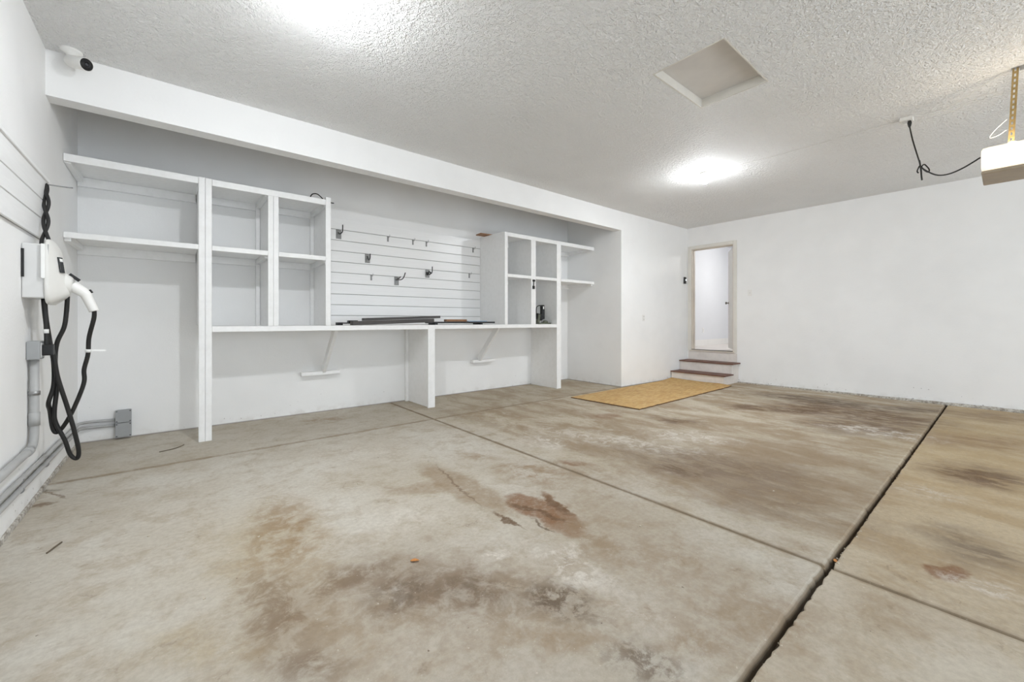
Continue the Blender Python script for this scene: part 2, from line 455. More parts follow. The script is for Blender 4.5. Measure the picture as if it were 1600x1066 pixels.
M['hatch'] = plain('hatch_paint', (.70, .68, .66, 1), .7, 0, .05, 3)

def slat_mat():
    n = NT('slatwall_vinyl'); p = n.obj()
    mp = n.new('ShaderNodeMapping'); n.link(p, mp.inputs[0]); mp.inputs['Scale'].default_value = (.6, 1, 14)
    g = n.noise(mp.outputs[0], 4, 3)
    n.bump(g, .06, .003)
    return n.fin(n.mix(n.ramp(g, .3, .7), (.87, .87, .865, 1), (.84, .84, .835, 1)), .3, 0, .5)
M['slat'] = slat_mat()
M['groove'] = plain('grey_backing', srgb(150, 148, 144), .6, 0, .04, 10)

def emit(name, col, strength):
    n = NT(name); n.b.inputs['Emission Color'].default_value = col; n.b.inputs['Emission Strength'].default_value = strength
    return n.fin(col, .4)
M['bulb_glass'] = emit('lit_bulb_glass', (1, 1, 1, 1), 24.0)
M['opener_fill'] = emit('opener_fill_glow', (1, .86, .66, 1), OPENER)
M['bulb'] = emit('lit_bulb', (.93, .965, 1, 1), BULB)
M['lamp_lens'] = emit('lit_opener_lens', (1, .90, .72, 1), .6)
M['led'] = emit('doorbell_led', (.9, .95, 1, 1), 2.0)
M['hall_fill_lamp'] = emit('hall_fill_lamp', (1, .98, .96, 1), HALL)
# ================================================================== the setting
# ---- floor slabs with an open joint and a sawn groove
def build_floor():
    mb = MB()
    rnd = random.Random(5)
    xs0, xs1, ys0, ys1 = XL - .1, XE + .1, YR - .1, YB + .1
    n = 360
    xs = [xs0 + (xs1 - xs0) * i / n for i in range(n + 1)]
    # insert the groove edges in the column list
    gx = [XG - .011, XG - .0065, XG + .0065, XG + .011]
    xs = sorted([x for x in xs if abs(x - XG) > .018] + gx)
    m = len(xs)
    wob = 0; wa = []; wb = []
    for i in range(m):
        wob = wob * .8 + rnd.uniform(-.002, .002)
        chip = rnd.random() < .08
        wa.append(YJ + .009 + wob * .6 + (rnd.uniform(.002, .008) if chip else 0))
        wb.append(YJ - .009 + wob * .6 - (rnd.uniform(.002, .007) if rnd.random() < .15 else 0) - rnd.uniform(0, .002))
    rows = []  # rows of (y function, z)
    zg = lambda x: -.013 if abs(x - XG) < .008 else 0.0
    def row(yf, zf): return [Vector((xs[i], yf(i), zf(i))) for i in range(m)]
    R = [row(lambda i: ys0, lambda i: zg(xs[i])),
         row(lambda i: wb[i] - .006, lambda i: zg(xs[i])),
         row(lambda i: wb[i], lambda i: -.004 + zg(xs[i])),
         row(lambda i: wb[i] + .001, lambda i: -.045),
         row(lambda i: wa[i] - .001, lambda i: -.045),
         row(lambda i: wa[i], lambda i: -.022),
         row(lambda i: wa[i] + .006, lambda i: -.0115),
         row(lambda i: wa[i] + .012, lambda i: -.0045 + min(0, zg(xs[i]) + .0045)),
         row(lambda i: wa[i] + .021, lambda i: zg(xs[i])),
         row(lambda i: YF - .02, lambda i: zg(xs[i])),
         row(lambda i: YF, lambda i: zg(xs[i])),
         row(lambda i: YF + .005, lambda i: -.008),
         row(lambda i: YF + .015, lambda i: -.008),
         row(lambda i: YF + .021, lambda i: zg(xs[i])),
         row(lambda i: ys1, lambda i: zg(xs[i]))]
    vs = [p for r in R for p in r]; fs = []
    for j in range(len(R) - 1):
        for i in range(m - 1):
            fs.append((j * m + i, j * m + i + 1, (j + 1) * m + i + 1, (j + 1) * m + i))
    mb.add(vs, fs)
    # underside so the slab has thickness
    mb.box(xs0, xs1, ys0, ys1, -.2, -.06)
    struct('floor', mb, M['floor'])
build_floor()

# ---- ceiling with a recessed hatch opening
HX0, HX1, HY0, HY1 = 2.83, 3.61, 1.20, 1.735
mb = MB()
x0, x1, y0, y1 = XL - .1, XE + .1, YR - .1, YB + .1; ZA = 3.22; y1m = YF + .145
for (a, b, c, d) in [(x0, HX0, y0, y1m), (HX1, x1, y0, y1m), (HX0, HX1, y0, HY0), (HX0, HX1, HY1, y1m)]:
    mb.box(a, b, c, d, ZC, ZC + .12)
mb.box(x0, x1, YF + .145, y1, ZA, ZA + .12)
struct('ceiling', mb, M['ceiling'])
mb = MB()   # smooth lining of the hatch opening
t = .012
mb.box(HX0, HX1, HY0, HY0 + t, ZC - .002, ZC + .12); mb.box(HX0, HX1, HY1 - t, HY1, ZC - .002, ZC + .12)
mb.box(HX0, HX0 + t, HY0 + t, HY1 - t, ZC - .002, ZC + .12); mb.box(HX1 - t, HX1, HY0 + t, HY1 - t, ZC - .002, ZC + .12)
struct('trim_1', mb, M['trim'])
mb = MB(); mb.box(HX0 + t + .002, HX1 - t - .002, HY0 + t + .002, HY1 - t - .002, ZC + .068, ZC + .086)
o = build('attic_hatch', mb, M['hatch']); tag(o, 'plain white attic access panel recessed in the textured ceiling', 'hatch')

# ---- walls
struct('wall_left', MB().box(XL - .12, XL, YR - .1, YB + .1, -.1, ZA), M['wall'])
struct('wall_back', MB().box(XL, XA, YB, YB + .12, -.1, ZA), M['wall'])
YFE = 4.192   # the front wall runs slightly out of square towards the door
mb = MB().box(XL, XA, YF, YF + .145, ZH, ZA)
mb.prism([(XA, YF, 0), (XE, YFE, 0), (XE, YB + .12, 0), (XA, YB + .12, 0)], (0, 0, ZA))
struct('wall_front', mb, M['wall'])
DY0, DY1, DZ0, DZ1 = 3.285, 4.11, .565, 2.60     # doorway
WT = .13
mb = MB()
mb.box(XE, XE + WT, YR - .1, DY0, -.1, ZC); mb.box(XE, XE + WT, DY1, YFE, -.1, ZC)
mb.box(XE, XE + WT, DY0, DY1, DZ1, ZC); mb.box(XE, XE + WT, DY0, DY1, -.1, DZ0 - .03)
struct('wall_right', mb, M['wall'])
GX0, GX1, GZ = -0.3, 7.6, 2.6  # unseen rear opening, widened to let more fill light into the alcove
mb = MB()
mb.box(XL, GX0, YR - .12, YR, 0, ZC); mb.box(GX1, XE, YR - .12, YR, 0, ZC); mb.box(GX0, GX1, YR - .12, YR, GZ, ZC)
struct('wall_rear', mb, M['wall'])

# ---- concrete curb (stem wall) showing under the end wall, and rough painted foot of the left wall
def rough_strip(name, axis, a0, a1, face, sgn, h, d, mat, seed):
    rnd = random.Random(seed); n = 90; rings = []
    for i in range(n + 1):
        a = a0 + (a1 - a0) * i / n
        k = 1 - .75 * max(0, min(1, (a + .2) / 3.3)) if axis == 'y' and sgn < 0 else 1
        hh = h * k * rnd.uniform(.8, 1.0); dd = d * rnd.uniform(.85, 1.05)
        P = [(0, -.002), (dd, -.002), (dd * .93, hh * .8), (dd * .55, hh), (0, hh)]
        rings.append([(face + sgn * q, a, z) if axis == 'y' else (a, face + sgn * q, z) for q, z in P])
    return struct(name, MB().loft(rings, smooth=False), mat)
rough_strip('baseboard_right', 'y', YR, 3.19, XE, -1, .045, .045, M['curb'], 3)
rough_strip('baseboard_left', 'y', YR, YB - .01, XL, 1, .03, .012, M['curb'], 4)

# ---- doorway in the end wall: jamb, casing, threshold, open leaf
d1 = empty('door_1', (XE, (DY0 + DY1) / 2, DZ0)); d1['kind'] = 'structure'
mb = MB(); jt = .018
mb.box(XE - .004, XE + WT + .004, DY1 - jt, DY1, DZ0, DZ1); mb.box(XE - .004, XE + WT + .004, DY0, DY0 + jt, DZ0, DZ1)
mb.box(XE - .004, XE + WT + .004, DY0 + jt, DY1 - jt, DZ1 - jt, DZ1)
mb.box(XE + .055, XE + .09, DY1 - jt - .012, DY1 - jt, DZ0, DZ1 - jt); mb.box(XE + .055, XE + .09, DY0 + jt + .012, DY1 - jt - .012, DZ1 - jt - .012, DZ1 - jt)
build('door_jamb', mb, M['jamb'], d1)
mb = MB(); cw = .058
mb.box(XE - .018, XE - .001, DY1 - .006, DY1 + cw, DZ0 - .02, DZ1 + cw); mb.box(XE - .018, XE - .001, DY0 - cw, DY0 + .006, DZ0 - .02, DZ1 + cw)
mb.box(XE - .018, XE - .001, DY0 + .006, DY1 - .006, DZ1 - .006, DZ1 + cw)
build('door_casing', mb, M['trim'], d1, .004)
mb = MB().box(XE - .03, XE + WT + .01, DY0 - .02, DY1 + .02, DZ0 - .028, DZ0 - .004)
build('threshold', mb, M['jamb'], d1, .003)
mb = MB().box(XE - .012, XE + .02, DY0 + jt, DY1 - jt, DZ0 - .003, DZ0 + .012)
build('weather_strip', mb, M['bronze'], d1)
th = math.radians(30); hx, hy = XE + WT - .01, DY0 + .024
L = .785; ux, uy = math.cos(th), math.sin(th); vx, vy = -uy, ux
mb = MB(); c = Vector((hx + ux * L / 2 - vx * .02, hy + uy * L / 2 - vy * .02 + .02, (DZ0 + DZ1) / 2))
mb.obox(c, (ux * L / 2, uy * L / 2, 0), (vx * .018, vy * .018, 0), (0, 0, (DZ1 - DZ0) / 2 - .022))
leaf = build('door_leaf', mb, M['trim'], d1, .003)
kb = Vector((hx + ux * (L - .07), hy + uy * (L - .07), DZ0 + .95))
mb = MB()
for s in (1, -1):
    mb.lathe([(.026, .0), (.026, .006), (.011, .01), (.011, .03), (.024, .038), (.027, .05), (.022, .062), (.004, .066)], kb + Vector((vx, vy, 0)) * (.018 * s) + Vector((-vx * .02, -vy * .02 + .02, 0)), (vx * s, vy * s, 0), 16)
build('door_knob', mb, M['bronze'], leaf)

# ---- hallway beyond the door
HX = 13.0; HYL = 4.74; HYR = 2.2
struct('wall_hallway_left', MB().box(XE + WT, HX, HYL, HYL + .1, DZ0 - .1, 3.1), M['hall'])
struct('wall_hallway_right', MB().box(XE + WT, HX, HYR - .1, HYR, DZ0 - .1, 3.1), M['hall'])
struct('wall_hallway_end', MB().box(HX, HX + .1, HYR - .1, HYL + .1, DZ0 - .1, 3.1), M['hall'])
struct('wall_hallway_return', MB().box(XE + WT, XE + WT + .02, DY1 + .06, HYL, DZ0 - .1, 3.1), M['hall'])
struct('floor_hallway', MB().box(XE + WT, HX, HYR, HYL, DZ0 - .1, DZ0 - .02), M['hall_floor'])
struct('ceiling_hallway', MB().box(XE + WT, HX, HYR - .1, HYL + .1, 3.1, 3.2), M['hall'])
mb = MB().box(XE + WT + .02, HX, HYL - .016, HYL, DZ0 - .02, DZ0 + .10); mb.box(XE + WT + .02, HX, HYL - .012, HYL, DZ0 + .10, DZ0 + .125)
struct('baseboard_hallway', mb, M['white'])
t = thing('hall_fill_lamp', (10.2, 3.2, 3.1), 'unseen ceiling lamp added to light the hallway beyond the open door', 'lamp')  # out-of-view lamp added to brighten the hallway
build('fill_lamp_base', MB().lathe([(.17, 0), (.17, -.02)], (10.2, 3.2, 3.099)), M['white'], t)
build('fill_lamp_shade', MB().lathe([(.15, -.02), (.16, -.05), (.12, -.085), (.02, -.1)], (10.2, 3.2, 3.099)), M['hall_fill_lamp'], t)

# ---- wooden steps up to the door
SX1, SX0 = 7.80, 7.475; Z1, Z2 = .155, .345
t = thing('wooden_steps', (7.8, 3.72, 0), 'two white painted steps with brown wooden treads below the doorway', 'steps')
mb = MB().box(SX0 + .03, SX0 + .048, 3.20, YFE - .001, 0.001, Z1); build('riser', mb, M['dirty_white'], t, .002)
mb = MB().box(SX1 + .03, SX1 + .048, 3.20, YFE - .001, Z1 + .022, Z2); build('riser', mb, M['dirty_white'], t, .002)
poly = [(SX0 + .048, 3.20, .001), (XE - .05, 3.20, .001), (XE - .002, 3.20, .06), (XE - .002, 3.20, Z2), (SX1 + .048, 3.20, Z2), (SX1 + .048, 3.20, Z1), (SX0 + .048, 3.20, Z1)]
build('stringer', MB().prism(poly, (0, .02, 0)), M['dirty_white'], t)
mb = MB().box(SX0, SX1 + .03, 3.165, YFE - .001, Z1, Z1 + .022); build('tread', mb, M['tread'], t, .004)
mb = MB().box(SX1, XE - .002, 3.165, YFE - .001, Z2, Z2 + .022); build('tread', mb, M['tread'], t, .004)
mb = MB().box(XE - .014, XE - .001, 3.225, YFE - .03, Z2 + .023, DZ0 - .03); build('kick_board', mb, M['dirty_white'], t, .002)

# ================================================================== built-in shelving
P = M['paint']; ZT = 2.495; TS = .062; ZM0, ZM1 = 1.815, 1.862; ZB0, ZB1 = 1.035, 1.09; CX0, CX1 = .187, .288
def shelf(x0, x1, z0, z1, label, side):
    t = thing('wall_shelf', ((x0 + x1) / 2, (YC + YB) / 2, z0), label, 'shelf', 'white built-in wall shelves')
    build('shelf_board', MB().box(x0, x1, YC + .02, YB - .002, z1 - .02, z1), P, t, .002)
    build('front_lip', MB().box(x0, x1, YC, YC + .019, z0, z1), P, t, .003)
    mb = MB().box(x0, x1, YB - .04, YB - .002, z1 - .02 - .085, z1 - .021)
    build('wall_cleat', mb, P, t, .002)
    xs = x0 if side < 0 else x1
    build('wall_cleat', MB().box(min(xs, xs - side * .04), max(xs, xs - side * .04), YC + .03, YB - .042, z1 - .02 - .05, z1 - .021), P, t, .002)
    return t
E0 = XL + .002
shelf(E0, CX0 - .001, ZT - TS, ZT, 'upper of the two wide white shelves in the left corner of the alcove', -1)
shelf(E0, CX0 - .001, ZM0, ZM1, 'lower of the two wide white shelves in the left corner, above the junction boxes', -1)
shelf(5.086, XA - .002, ZT - TS, ZT, 'upper of the two short white shelves at the right end of the alcove', 1)
shelf(5.086, XA - .002, ZM0, ZM1, 'lower of the two short white shelves at the right end of the alcove', 1)

# left cubby unit
t = thing('cubby_unit', (.8, 5.1, 0), 'white painted four-hole cubby unit on the left, with a full-height post', 'shelving unit')
build('front_post', MB().box(CX0, (CX0 + CX1) / 2 - .0008, YC, YC + .038, .001, ZT + .004), P, t, .003)
build('front_post', MB().box((CX0 + CX1) / 2 + .0008, CX1, YC, YC + .038, .001, ZT + .002), P, t, .003)
build('side_panel', MB().box(CX0 + .01, CX1 - .03, YC + .039, YB - .003, 1.10, ZT - .01), P, t, .001)
build('top_board', MB().box(CX1 - .03, 1.312, YC + .021, YB - .003, ZT - .02, ZT), P, t, .001)
build('top_rail', MB().box(CX1 + .001, 1.312, YC, YC + .02, ZT - TS, ZT), P, t, .003)
build('middle_board', MB().box(CX1 - .03, 1.312, YC + .021, YB - .003, ZM1 - .02, ZM1), P, t, .001)
build('middle_rail', MB().box(CX1 + .001, .754, YC, YC + .02, ZM0, ZM1), P, t, .003)
build('middle_rail', MB().box(.852, 1.312, YC, YC + .02, ZM0, ZM1), P, t, .003)
build('divider', MB().box(.772, .80, YC + .039, YB - .003, ZB1 + .001, ZT - .02), P, t, .001)
for a, b in [(.755, .8025), (.804, .851)]: build('divider_post', MB().box(a, b, YC + .001, YC + .038, ZB1 + .001, ZT - TS), P, t, .003)
build('side_panel', MB().box(1.345, 1.363, YC + .039, YB - .003, ZB1 + .001, ZT), P, t, .001)
build('side_post', MB().box(1.313, 1.367, YC - .001, YC + .038, ZB1 + .001, ZT + .03), P, t, .003)
for xa, xb, ztop in [(.292, .77, ZT - .021), (.802, 1.343, ZT - .021), (.292, .77, ZM1 - .021), (.802, 1.343, ZM1 - .021)]:
    build('cleat', MB().box(xa, xb - .042, YB - .042, YB - .004, ztop - .075, ztop), P, t, .002)
    build('cleat', MB().box(xb - .04, xb, YC + .045, YB - .004, ztop - .05, ztop), P, t, .002)
    build('corner_batten', MB().box(xb - .04, xb, YB - .05, YB - .004, (ZM1 + .001) if ztop > 2.2 else ZB1 + .001, ztop - .052), P, t, .002)

# right cubby unit
t = thing('cubby_unit', (4.45, 5.1, 0), 'white painted four-hole cubby unit on the right, standing on the bench end', 'shelving unit')
build('side_panel', MB().box(3.868, 3.886, YC + .039, YB - .003, ZB1 + .001, ZT + .006), P, t, .001)
build('side_post', MB().box(3.865, 3.921, YC, YC + .038, ZB1 + .001, ZT), P, t, .003)
build('top_board', MB().box(3.888, 4.982, YC + .021, YB - .003, ZT - .02, ZT), P, t, .001)
build('top_rail', MB().box(3.922, 4.981, YC, YC + .02, ZT - TS, ZT), P, t, .003)
build('middle_board', MB().box(3.888, 4.982, YC + .021, YB - .003, ZM1 - .02, ZM1), P, t, .001)
build('middle_rail', MB().box(3.922, 4.402, YC, YC + .02, ZM0, ZM1), P, t, .003)
build('middle_rail', MB().box(4.503, 4.981, YC, YC + .02, ZM0, ZM1), P, t, .003)
build('divider', MB().box(4.44, 4.468, YC + .039, YB - .003, ZB1 + .001, ZT - .02), P, t, .001)
for a, b in [(4.403, 4.4525), (4.4535, 4.502)]: build('divider_post', MB().box(a, b, YC + .001, YC + .038, ZB1 + .001, ZT - TS), P, t, .003)
build('end_panel', MB().box(4.995, 5.07, YC + .039, YB - .003, .001, ZT - .001), P, t, .001)
build('end_post', MB().box(4.982, 5.083, YC - .001, YC + .038, .001, ZT + .002), P, t, .003)
for xa, xb, ztop in [(3.89, 4.438, ZT - .021), (4.47, 4.993, ZT - .021), (3.89, 4.438, ZM1 - .021), (4.47, 4.993, ZM1 - .021)]:
    build('cleat', MB().box(xa, xb, YB - .042, YB - .004, ztop - .075, ztop), P, t, .002)

# workbench
t = thing('workbench', (2.6, 5.1, 0), 'long white built-in workbench running between the two cubby units', 'workbench')
build('worktop', MB().box(CX1 + .001, 4.981, YC + .021, YB - .003, ZB1 - .022, ZB1), P, t, .002)
build('front_rail', MB().box(CX1 + .001, 4.981, YC, YC + .02, ZB0, ZB1), P, t, .003)
build('support_panel', MB().box(2.60, 2.652, YC + .03, YB - .003, .001, ZB1 - .023), P, t, .002)
build('support_post', MB().box(2.577, 2.677, YC - .004, YC + .029, .001, ZB1 - .004), P, t, .003)
build('corner_batten', MB().box(2.555, 2.598, YB - .045, YB - .004, .001, ZB1 - .024), P, t, .002)
for bx, c0, c1 in [(1.451, 1.196, 1.64), (3.811, 3.68, 4.115)]:
    a = Vector((bx, YC + .10, ZB1 - .03)); b = Vector((bx, YB - .06, .53)); d = (b - a); n = Vector((0, -d.z, d.y)).normalized()
    build('diagonal_brace', MB().obox((a + b) / 2, (.02, 0, 0), d / 2, n * .042), P, t, .002)
    build('brace_ledger', MB().box(c0, c1, YB - .085, YB - .003, .475, .518), P, t, .003)

# ================================================================== slatwall panels
def slatwall(name, along, a0, a1, z0, grooves, ztop, face, sgn, label):
    """stack of planks with grooves; face = wall face, sgn = direction out of the wall"""
    t = thing(name, (0, 0, 0), label, 'slatwall', 'white slatwall panels')
    def bx(a, b, d0, d1, z0, z1):
        p, q = sorted((face + sgn * d0, face + sgn * d1))
        return (a, b, p, q, z0, z1) if along == 'x' else (p, q, a, b, z0, z1)
    gap = .0065
    mb = MB(); zs = [z0] + sorted(grooves) + [ztop]
    for i in range(len(zs) - 1):
        lo = zs[i] + (gap / 2 if i else 0); hi = zs[i + 1] - (gap / 2 if i < len(zs) - 2 else 0)
        mb.box(*bx(a0, a1, .006, .02, lo, hi))
    bk = MB().box(*bx(a0, a1, .001, .0055, z0, ztop))
    lo, hi = mb.bounds(); loc = Vector(((lo.x + hi.x) / 2, (lo.y + hi.y) / 2, lo.z)); t.location = loc; t['_org'] = tuple(loc)
    build('slat_panel', mb, M['slat'], t, .0015, 1)
    build('backing', bk, M['groove'], t)
    if along == 'x': return t
    mb = MB().box(*bx(a0, a1, .001, .03, ztop + .001, ztop + .022)); build('top_cap', mb, M['slat'], t, .003)
    return t
G = [2.318 - .138 * i for i in range(9)]
slatwall('slatwall', 'x', 1.366, 3.865, ZB1 + .002, G, 2.452, YB, -1, 'white slatwall panel with hooks on the back wall above the bench')
slatwall('slatwall', 'y', 1.2, 4.20, 1.68, [1.812, 1.94], 2.085, XL, 1, 'white slatwall strip on the left wall above the car charger')
# ================================================================== hooks on the slatwall
YS = YB - .02      # slat face
def big_hook(x, gi, paths, label):
    z = G[gi]
    t = thing('slatwall_hook', (x, YS, z - .12), label, 'hook', 'large steel slatwall hooks')
    mb = MB().box(x - .033, x + .033, YS - .005, YS - .0005, z - .12, z - .006); mb.box(x - .033, x + .033, YS - .012, YS - .0005, z - .006, z - .001)
    build('back_plate', mb, M['plate'], t, .001)
    for p in paths:
        build('hook_arm', MB().tube(spline([(x + a, YS - .006 - b, z + c) for a, b, c in p], 6), .0065, 8), M['rubber'], t)
    for zz in (-.03, -.098):
        build('screw', MB().lathe([(.006, 0), (.006, .004)], (x, YS - .005, z + zz), (0, -1, 0), 10), M['steel'], t)
big_hook(1.642, 0, [[(-.005, .0, -.04), (-.005, .03, -.06), (.0, .09, -.065), (.01, .12, -.04), (.012, .122, .04)]], 'large steel hook high on the slatwall beside the left cubby unit')
big_hook(2.013, 2, [[(.0, .0, -.03), (.0, .03, -.075), (.0, .07, -.085), (.0, .095, -.06), (.0, .098, -.01)]], 'large steel J hook left of centre, two planks below the top row')
big_hook(2.424, 4, [[(-.01, .0, -.05), (-.01, .05, -.05), (-.01, .18, -.055), (-.005, .24, -.03), (.0, .28, .03)], [(.01, .0, -.03), (.012, .05, -.03), (.012, .10, -.01)]], 'large steel hook with a long upturned arm, lowest on the slatwall')
big_hook(2.905, 3, [[(-.012, .0, -.04), (-.012, .03, -.085), (-.01, .07, -.03), (-.004, .10, -.07), (.0, .14, -.05), (.0, .145, .03)], [(.012, .0, -.04), (.014, .04, -.08), (.014, .08, -.04)]], 'large steel double hook right of centre on the slatwall')
def small_hook(x, gi, label):
    z = G[gi]
    t = thing('peg_hook', (x, YS, z - .075), label, 'hook', 'small slatwall peg hooks')
    mb = MB().box(x - .011, x + .011, YS - .004, YS - .0005, z - .075, z - .004); mb.box(x - .018, x + .018, YS - .008, YS - .0005, z - .006, z)
    build('back_plate', mb, M['plate'], t, .001)
    build('peg', MB().tube(spline([(x, YS - .004, z - .02), (x, YS - .04, z - .022), (x, YS - .06, z - .015), (x, YS - .066, z + .012)], 5), .003, 8), M['steel'], t)
for x, gi, lb in [(2.299, 0, 'first small peg hook in the top slatwall groove, right of the large hook'),
                  (2.673, 0, 'second small peg hook in the top slatwall groove'),
                  (2.888, 0, 'third small peg hook in the top slatwall groove'),
                  (3.718, 0, 'small peg hook at the right end of the top slatwall groove'),
                  (2.065, 4, 'small peg hook in a low groove under the steel J hook'),
                  (3.645, 3, 'small peg hook low at the right, beside the right cubby unit')]:
    small_hook(x, gi, lb)

# ================================================================== things on the bench
ZW = ZB1 + .001
def slab(name, pts, z0, th, mat, label, cat, dz=0.0, group=None, dzx=0.0, bevel=.001):
    """flat board from a floor-plan quadrilateral, tilted by dzx per metre in X"""
    x0 = min(p[0] for p in pts)
    lo = [(x, y, z0 + (x - x0) * dzx) for x, y in pts]
    o = build(name, MB().prism(lo, (0, 0, th)), mat, None, bevel)
    return tag(o, label, cat, group)
t = thing('laminate_board', (3.15, 5.05, ZW), 'flat black board lying on the right half of the bench', 'board', 'dark boards on the bench')
build('board_panel', MB().prism([(2.715, 4.93, ZW + .020), (3.72, 4.90, ZW + .020), (3.76, 5.20, ZW + .020), (2.74, 5.24, ZW + .020)], (0, 0, .022)), M['darker'], t, .001)
build('foot', MB().box(2.75, 2.79, 4.96, 5.16, ZW, ZW + .0195), M['darker'], t); build('foot', MB().box(3.5, 3.54, 4.96, 5.16, ZW, ZW + .0195), M['darker'], t)
slab('shelf_rail', [(1.625, 4.88), (2.70, 4.90), (2.70, 5.02), (1.63, 5.00)], ZW + .0005, .046, M['dark'], 'long charcoal rail nearest the bench front, under the tilted rail', 'board', group='dark boards on the bench', dzx=.0335)
slab('shelf_rail', [(1.78, 4.95), (2.80, 4.91), (2.81, 5.02), (1.79, 5.06)], ZW + .0535, .032, M['dark'], 'long charcoal rail lying tilted on top of the dark pile', 'board', group='dark boards on the bench', dzx=.036)
t = thing('bracket_frame', (1.66, 5.15, ZW), 'small dark U-shaped frame at the left end of the dark pile', 'frame')
build('frame_rail', MB().box(1.60, 2.3, 5.21, 5.235, ZW + .018, ZW + .032), M['darker'], t, .001)
build('frame_rail', MB().box(1.535, 1.60, 5.17, 5.24, ZW, ZW + .034), M['darker'], t, .001)
build('frame_rail', MB().box(1.66, 1.70, 5.14, 5.205, ZW + .018, ZW + .056), M['darker'], t, .001)
build('frame_rail', MB().box(1.66, 1.775, 5.15, 5.17, ZW + .046, ZW + .058), M['darker'], t, .001)
o = slab('wood_offcut', [(2.95, 4.99), (3.27, 4.97), (3.30, 5.10), (2.98, 5.13)], ZW + .0425, .032, M['scrap'], 'small brown wood offcut lying on the flat black board', 'wood', bevel=.006)
slab('blue_sheet', [(3.31, 4.99), (3.62, 4.96), (3.64, 5.12), (3.33, 5.14)], ZW + .0425, .012, M['blue'], 'pale blue plastic sheet lying on the flat black board', 'sheet', bevel=.003)
# wood offcut on top of the right unit
slab('wood_offcut', [(3.70, 5.24), (3.93, 5.22), (3.94, 5.38), (3.72, 5.40)], ZT + .0075, .016, M['scrap'], 'thin brown wood offcut overhanging the top of the right cubby unit', 'wood')

# dark cable on top of left unit and hanging down its side
mb = MB().tube(spline([(1.17, 4.93, ZT + .01), (1.19, 4.9, ZT + .05), (1.24, 4.9, ZT + .06), (1.29, 4.92, ZT + .035), (1.335, 4.96, ZT + .012), (1.40, 4.98, ZT + .012), (1.44, 4.98, ZT + .012)], 6), .006, 8)
tag(build('black_cable', mb, M['rubber']), 'loop of black cable lying on top of the left cubby unit', 'cable', 'black cable ends')
mb = MB().tube(spline([(1.372, 4.93, 2.40), (1.382, 4.93, 2.34), (1.386, 4.93, 2.25), (1.378, 4.93, 2.13), (1.374, 4.93, 2.06)], 6), .004, 8)
tag(build('black_cable', mb, M['rubber']), 'black cable hanging down the right side of the left cubby unit', 'cable', 'black cable ends')

# small latch on the right unit divider and the tool in its lower right hole
t = thing('hook_latch', (4.45, YC, 1.66), 'small black latch on the middle post of the right cubby unit', 'latch')
build('latch_cap', MB().box(4.428, 4.476, YC - .016, YC - .0005, 1.775, 1.805), M['black'], t, .003)
build('latch_stem', MB().tube([(4.451, YC - .008, 1.775), (4.448, YC - .008, 1.70)], .007, 8), M['black'], t)
build('latch_clip', MB().box(4.425, 4.468, YC - .016, YC - .0005, 1.655, 1.705), M['black'], t, .004)
t = thing('power_tool', (4.85, 5.08, ZW), 'black upright power tool with olive base in the right cubby unit', 'power tool')
mb = MB().box(4.70, 5.0 - .012, 4.98, 5.20, ZW, ZW + .02)
mb.lathe([(.05, 0), (.045, .03), (.03, .04)], (4.92, 5.06, ZW + .02), (0, 0, 1), 16)
build('base', mb, M['olive'], t, .003)
mb = MB().lathe([(.036, 0), (.040, .02), (.040, .20), (.036, .235), (.03, .24)], (4.885, 5.09, ZW + .085), (0, 0, 1), 20)
build('motor_body', mb, M['black'], t)
build('sticker', MB().box(4.862, 4.884, 5.0455, 5.0485, ZW + .255, ZW + .30), M['label'], t)
mb = MB().obox((4.80, 5.08, ZW + .12), (.07, 0, -.015), (0, .04, 0), (.01, 0, .05)); build('gear_housing', mb, M['black'], t, .008)
mb = MB().tube(spline([(4.86, 5.07, ZW + .30), (4.80, 5.06, ZW + .315), (4.73, 5.06, ZW + .29), (4.715, 5.06, ZW + .2), (4.735, 5.06, ZW + .08)], 6), .008, 8); build('handle', mb, M['black'], t)
mb = MB().obox((4.745, 5.05, ZW + .09), (.012, 0, .07), (0, .03, 0), (.02, 0, -.004)); build('guard', mb, M['olive'], t, .004)
mb = MB().lathe([(.014, 0), (.014, .055)], (4.845, 5.05, ZW + .02), (0, 0, 1), 12); build('pillar', mb, M['steel'], t)

# ================================================================== car charger on the left wall
t = thing('car_charger', (XL, 3.8, 1.24), 'white wall-mounted electric car charger with coiled black cable', 'car charger')
BX = XL + .0905
mb = MB().box(XL + .001, BX, 3.66, 3.93, 1.278, 1.60); build('back_box', mb, M['evgrey'], t, .008, 3)
mb = MB().box(XL + .0005, XL + .012, 3.652, 3.659, 1.40, 1.565); build('vent_slot', mb, M['black'], t)
def outline(sy, sz, x, n=40, cy=3.80, cz=1.44, dtop=0.0):
    pts = []
    for k in range(n):
        a = 2 * PI * k / n; ca, sa = math.cos(a), math.sin(a); e = .42
        y = cy + sy * math.copysign(abs(ca) ** e, ca); z = cz + sz * math.copysign(abs(sa) ** e, sa)
        pts.append((x - dtop * (z - cz) / max(sz, .01) , y, z))
    return pts
rings = [outline(.150, .195, BX), outline(.153, .200, BX + .004), outline(.153, .200, BX + .014), outline(.146, .194, BX + .020, dtop=.002), outline(.105, .165, BX + .046, dtop=.012), outline(.060, .135, BX + .066, dtop=.020), outline(.045, .11, BX + .069, dtop=.019), outline(.015, .04, BX + .070, dtop=.008)]
build('front_cover', MB().loft(rings), M['offwhite'], t)
mb = MB().box(BX - .012, BX + .004, 3.642, 3.6565, 1.395, 1.60); build('side_label', mb, M['label'], t, .002)
dn = Vector((.045, -.020, .003)).normalized(); dt = Vector((.020, .045, 0)).normalized(); du = Vector((-.12, 0, 1)).normalized()
dc = Vector((BX + .0595, 3.722, 1.485))
